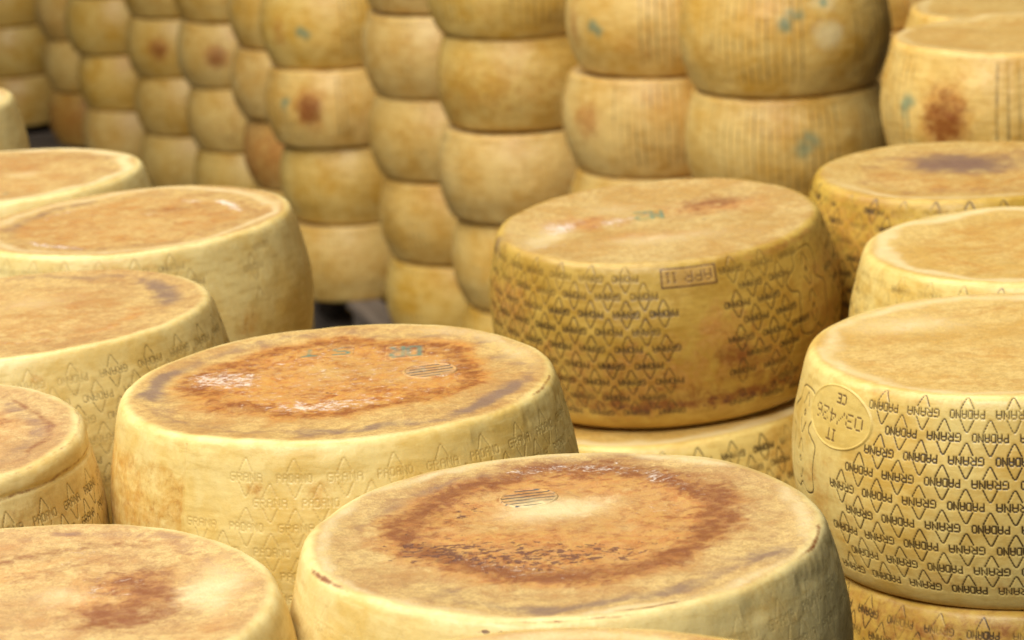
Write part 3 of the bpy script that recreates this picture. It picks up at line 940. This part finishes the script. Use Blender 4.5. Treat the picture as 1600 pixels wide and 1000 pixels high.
def stack(name, depth, anchor_i, anchor_y, cxs, kinds, labels, base_z, lower_label, turns=None):
    """cxs: image x of the centre of each wheel that shows, from the top of the frame down"""
    # height of the front foot of wheel anchor_i
    cx = cxs[anchor_i]
    p = ray_point(cx, anchor_y, depth - .20)
    z_a = p.z
    H = HP * 1.006
    n = len(cxs)
    z0 = z_a + anchor_i * H
    last = None
    for i in range(n):
        zb = z0 - i * H
        if zb < base_z - .02: break
        # x, y of the axis: on the ray through (cx, mid height)
        lo, hi = -600, 1400
        for _ in range(30):
            mid = (lo + hi) / 2
            if ray_point(cxs[i], mid, depth).z > zb + HP / 2: lo = mid
            else: hi = mid
        q = ray_point(cxs[i], mid, depth)
        y_axis = ray_point(cx, anchor_y, depth).y + rnd.uniform(-.008, .008)
        o = link('cheese_wheel', BMESH[kinds[i]])
        t = turns[i] if turns and turns[i] is not None else (rnd.uniform(-150, 150) if kinds[i] in ('smooth', 'warm') else 0)
        o.location = (q.x + rnd.uniform(-.005, .005), y_axis, zb)
        k_ = rnd.uniform(.985, 1.015)
        o.scale = (k_, k_, 1)
        o.rotation_euler = (rad(rnd.uniform(-.5, .5)), rad(rnd.uniform(-.6, .6)), rad(t) - math.atan2(q.x, q.y))
        tag(o, labels[i], 'cheese wheel', 'cheese wheels in the tall stacks behind')
        last = (q.x, y_axis, zb)
    x, y, zb = last
    k = 1
    # wheels further down, behind the front ones, to the pallet
    while zb - H > base_z - .06:
        zb -= H
        o = link('cheese_wheel', BMESH['smooth'])
        o.location = (x + rnd.uniform(-.006, .006), y, zb)
        o.rotation_euler = (0, 0, rad(rnd.uniform(-150, 150)))
        tag(o, lower_label, 'cheese wheel', 'lower wheels of the tall stacks behind')
    return x, y, zb


BASE = PAL * 3
S_ = {}
S_['Q'] = stack('Q', 6.05, 0, 155, [1220, 1236], ['oval', 'stamp'],
                ['ribbed cheese wheel with pale oval patch and green smudge, cut by the top edge',
                 'ribbed cheese wheel with a round green stamp, under the one with the pale oval patch'],
                BASE, 'lower cheese wheel of the ribbed stack, hidden behind the dark stamped wheel')
S_['R'] = stack('R', 6.42, 0, 121, [1037, 1030, 1040], ['green_spot', 'knob_left', 'smooth'],
                ['ribbed cheese wheel with small green spot, cut by top edge, above the knob marked one',
                 'ribbed cheese wheel with round orange knob mark, second in its stack',
                 'cheese wheel whose corner peeks out right above the dark stamped wheel'],
                BASE, 'lower cheese wheel in the stack behind the dark stamped wheel', turns=[0, 0, 20])
S_['S'] = stack('S', 7.0, 1, 209, [810, 822, 828, 850, 860], ['ribbed', 'warm', 'smooth', 'smooth', 'smooth'],
                ['ribbed cheese wheel cut by the top edge at centre, topmost of the middle stack',
                 'honey coloured cheese wheel second from the top in the middle stack',
                 'pale cheese wheel third from the top in the middle stack, under the honey coloured one',
                 'half hidden cheese wheel fourth in the middle stack, touching the left of the dark wheel',
                 'sliver of cheese wheel at the foot of the middle stack left of the dark wheel'],
                BASE, 'lower cheese wheel of the middle stack')
S_['T'] = stack('T', 7.72, 1, 157, [690, 694, 706, 722, 726], ['warm', 'smooth', 'smooth', 'smooth', 'smooth'],
                ['amber cheese wheel bottom showing at the top edge above a narrow pale one',
                 'narrow looking pale cheese wheel near the top, squeezed between two fronting stacks',
                 'cheese wheel third down in the narrow looking stack left of centre',
                 'cheese wheel fourth down in the narrow looking stack, above the lowest one',
                 'lowest cheese wheel of the narrow looking stack beside the dark gap over the pallet'],
                BASE, 'lower cheese wheel of the narrow looking stack')
S_['U'] = stack('U', 8.25, 1, 233, [530, 536, 556, 556], ['green_spot', 'knot', 'smooth', 'smooth'],
                ['cheese wheel with green spot and orange end, upon the one with dark round spot',
                 'cheese wheel with a dark brown round spot and a green mark, left of centre',
                 'plain cheese wheel resting under the one with the dark round spot',
                 'lowest cheese wheel of its stack, standing directly on the grey wooden pallet'],
                BASE, 'lower cheese wheel behind the front left wheels', turns=[18, -22, None, None])
S_['V'] = stack('V', 9.1, 1, 190, [468, 474, 488], ['smooth', 'smooth', 'amber'],
                ['slim visible cheese wheel at the top edge left of the green spotted one',
                 'pale slim cheese wheel beside the left of the dark spotted wheel',
                 'brownish slim cheese wheel low beside the stack that holds the dark spot'],
                BASE - PAL * 2, 'lower cheese wheel of the slim stack at left')
S_['W'] = stack('W', 9.9, 1, 138, [372, 378, 390, 400], ['smooth', 'spotted', 'warm', 'smooth'],
                ['cheese wheel cut by the top edge over one with a large soft orange spot',
                 'pale cheese wheel with a large soft orange brown spot at its lower right',
                 'honey coloured cheese wheel just under the one with the large orange spot',
                 'cheese wheel top half showing above the white streaked front wheel'],
                BASE - PAL * 2, 'lower cheese wheel behind the white streaked wheel', turns=[None, -28, None, None])
S_['X'] = stack('X', 10.9, 1, 122, [286, 289, 298, 305], ['warm', 'spotted', 'smooth', 'smooth'],
                ['cheese wheel cut by the top edge over a yellow one with a small brown spot',
                 'yellowish cheese wheel with a small brown spot at upper left',
                 'pale cheese wheel just under the yellowish one with the small brown spot',
                 'cheese wheel low at left whose lower half is behind the white streaked wheel'],
                BASE - PAL * 2, 'lower cheese wheel far left behind', turns=[None, -33, None, None])
S_['Y'] = stack('Y', 11.35, 1, 86, [188, 192, 205, 212], ['smooth', 'smooth', 'smooth', 'smooth'],
                ['small cheese wheel cut by the top edge, in the second full column from the left',
                 'small pale cheese wheel near the top of the second full column from the left',
                 'small cheese wheel in the middle of the second full column from the left',
                 'small pale cheese wheel lowest of the second full column, over the yellow rimmed top'],
                BASE - PAL * 2, 'lower small cheese wheel at far left')
S_['Zc'] = stack('Zc', 11.95, 1, 62, [138, 142, 150, 155, 158], ['smooth', 'warm', 'smooth', 'amber', 'smooth'],
                 ['small cheese wheel sliver at the top edge near the left corner',
                  'small amber cheese wheel touching the top edge in the narrow column near the left corner',
                  'small rounded cheese wheel above the orange one in the narrow column near the left corner',
                  'small strongly orange cheese wheel at far left above the yellow rimmed top',
                  'small cheese wheel hidden below the strongly orange one'],
                 BASE - PAL * 2, 'lower small cheese wheel of the narrow far left column')
S_['Y2'] = stack('Y2', 12.9, 1, 44, [10, 12, 18, 26, 30], ['smooth', 'smooth', 'smooth', 'smooth', 'smooth'],
                 ['small cheese wheel sliver in the top left corner',
                  'small cheese wheel in the top left corner',
                  'small cheese wheel at the left edge, second below the corner',
                  'small cheese wheel at the left edge just above the pinkish wheel end',
                  'small cheese wheel low at the left edge behind the pinkish wheel end'],
                 BASE - PAL * 2, 'lower small cheese wheel at the left edge')

# stacks O and P at the right: ribbed wheels at the height of the front tops
o = link('cheese_wheel', BMESH['knot'])
place(o, POS['O'].x, POS['O'].y, POS['O'].z, HP, rad(.6), 0, -rad(38))
tag(o, 'ribbed cheese wheel in the top right corner with a dark brown knot on its side', 'cheese wheel', 'cheese wheels in the tall stacks behind')
o = link('cheese_wheel', BMESH['smooth'])
place(o, POS['P'].x, POS['P'].y, POS['P'].z, HP, 0, 0, rad(60))
tag(o, 'plain cheese wheel directly behind the one with the dark knot in the top right corner', 'cheese wheel', 'cheese wheels in the tall stacks behind')

# further stacks closing the view behind the rows
for (cx, dep, n) in ((1345, 7.1, 6), (1560, 6.9, 7), (1160, 8.2, 5), (930, 8.6, 5), (650, 9.9, 5), (330, 12.2, 6), (560, 10.9, 5), (110, 13.6, 7), (-70, 13.3, 7), (240, 13.2, 6), (420, 12.4, 6), (780, 9.4, 5), (60, 14.6, 7), (170, 14.4, 7)):
    q = ray_point(cx, 150, dep)
    for k in range(9):
        o = link('cheese_wheel', BMESH[rnd.choice(['smooth', 'warm', 'smooth', 'ribbed'])])
        o.location = (q.x + rnd.uniform(-.008, .008), q.y, PAL + k * HP * 1.006)
        o.rotation_euler = (0, 0, rad(rnd.uniform(-180, 180)))
        tag(o, 'cheese wheel of the rearmost stacks, glimpsed only in the gaps', 'cheese wheel', 'cheese wheels of the rearmost stacks')

# ------------------------------------------------------------------ lower wheels of the front stacks
HG = .215
for key in ('A', 'B', 'C', 'D', 'E', 'F', 'G', 'H', 'J', 'L', 'M', 'N', 'Z', 'O', 'P'):
    if key in HERO:
        oo, W = HERO[key]
        x, y, z = oo.location
    else:
        x, y, z = POS[key].x, POS[key].y, POS[key].z - HP
    n = int(round((z - PAL) / (HG * 1.003)))
    hh = (z - PAL) / n
    for k in range(n):
        o = link('cheese_wheel', ME_LOW)
        o.scale = (1, 1, hh / HG * .998)
        o.location = (x + rnd.uniform(-.006, .006), y + rnd.uniform(-.006, .006), PAL + k * hh)
        o.rotation_euler = (0, 0, rad(rnd.uniform(-180, 180)))
        tag(o, 'lower cheese wheel of the front stacks, in the dark below the top ones', 'cheese wheel', 'lower wheels of the front stacks')

# ------------------------------------------------------------------ pallets
for x, y in ((-1.25, 1.7), (0, 1.7), (-1.25, 2.55), (0, 2.55), (-1.25, 3.4), (0, 3.4), (1.25, 2.2), (1.25, 3.05), (1.25, 3.9), (0, 4.25), (-1.25, 4.25), (1.25, 4.75)):
    pallet(x, y, 0, 0, 'grey wooden pallet under the front cheese stacks')
for k in range(3):
    pallet(-.07, 7.93, k * PAL, rad(17 + 90), 'grey weathered wooden pallet in the dark gap left of the narrow looking stack' if k == 2 else 'grey wooden pallet lower in the pile under the back stacks')
    pallet(.62, 6.55, k * PAL, rad(0), 'grey wooden pallet under the ribbed back stacks')
for x, y in ((-1.0, 9.2), (-1.9, 10.9), (-.7, 10.2), (-3.0, 12.0), (-1.6, 12.2), (.6, 8.2), (1.3, 6.9), (-2.3, 12.9)):
    pallet(x, y, 0, 0, 'grey wooden pallet under the far left stacks')
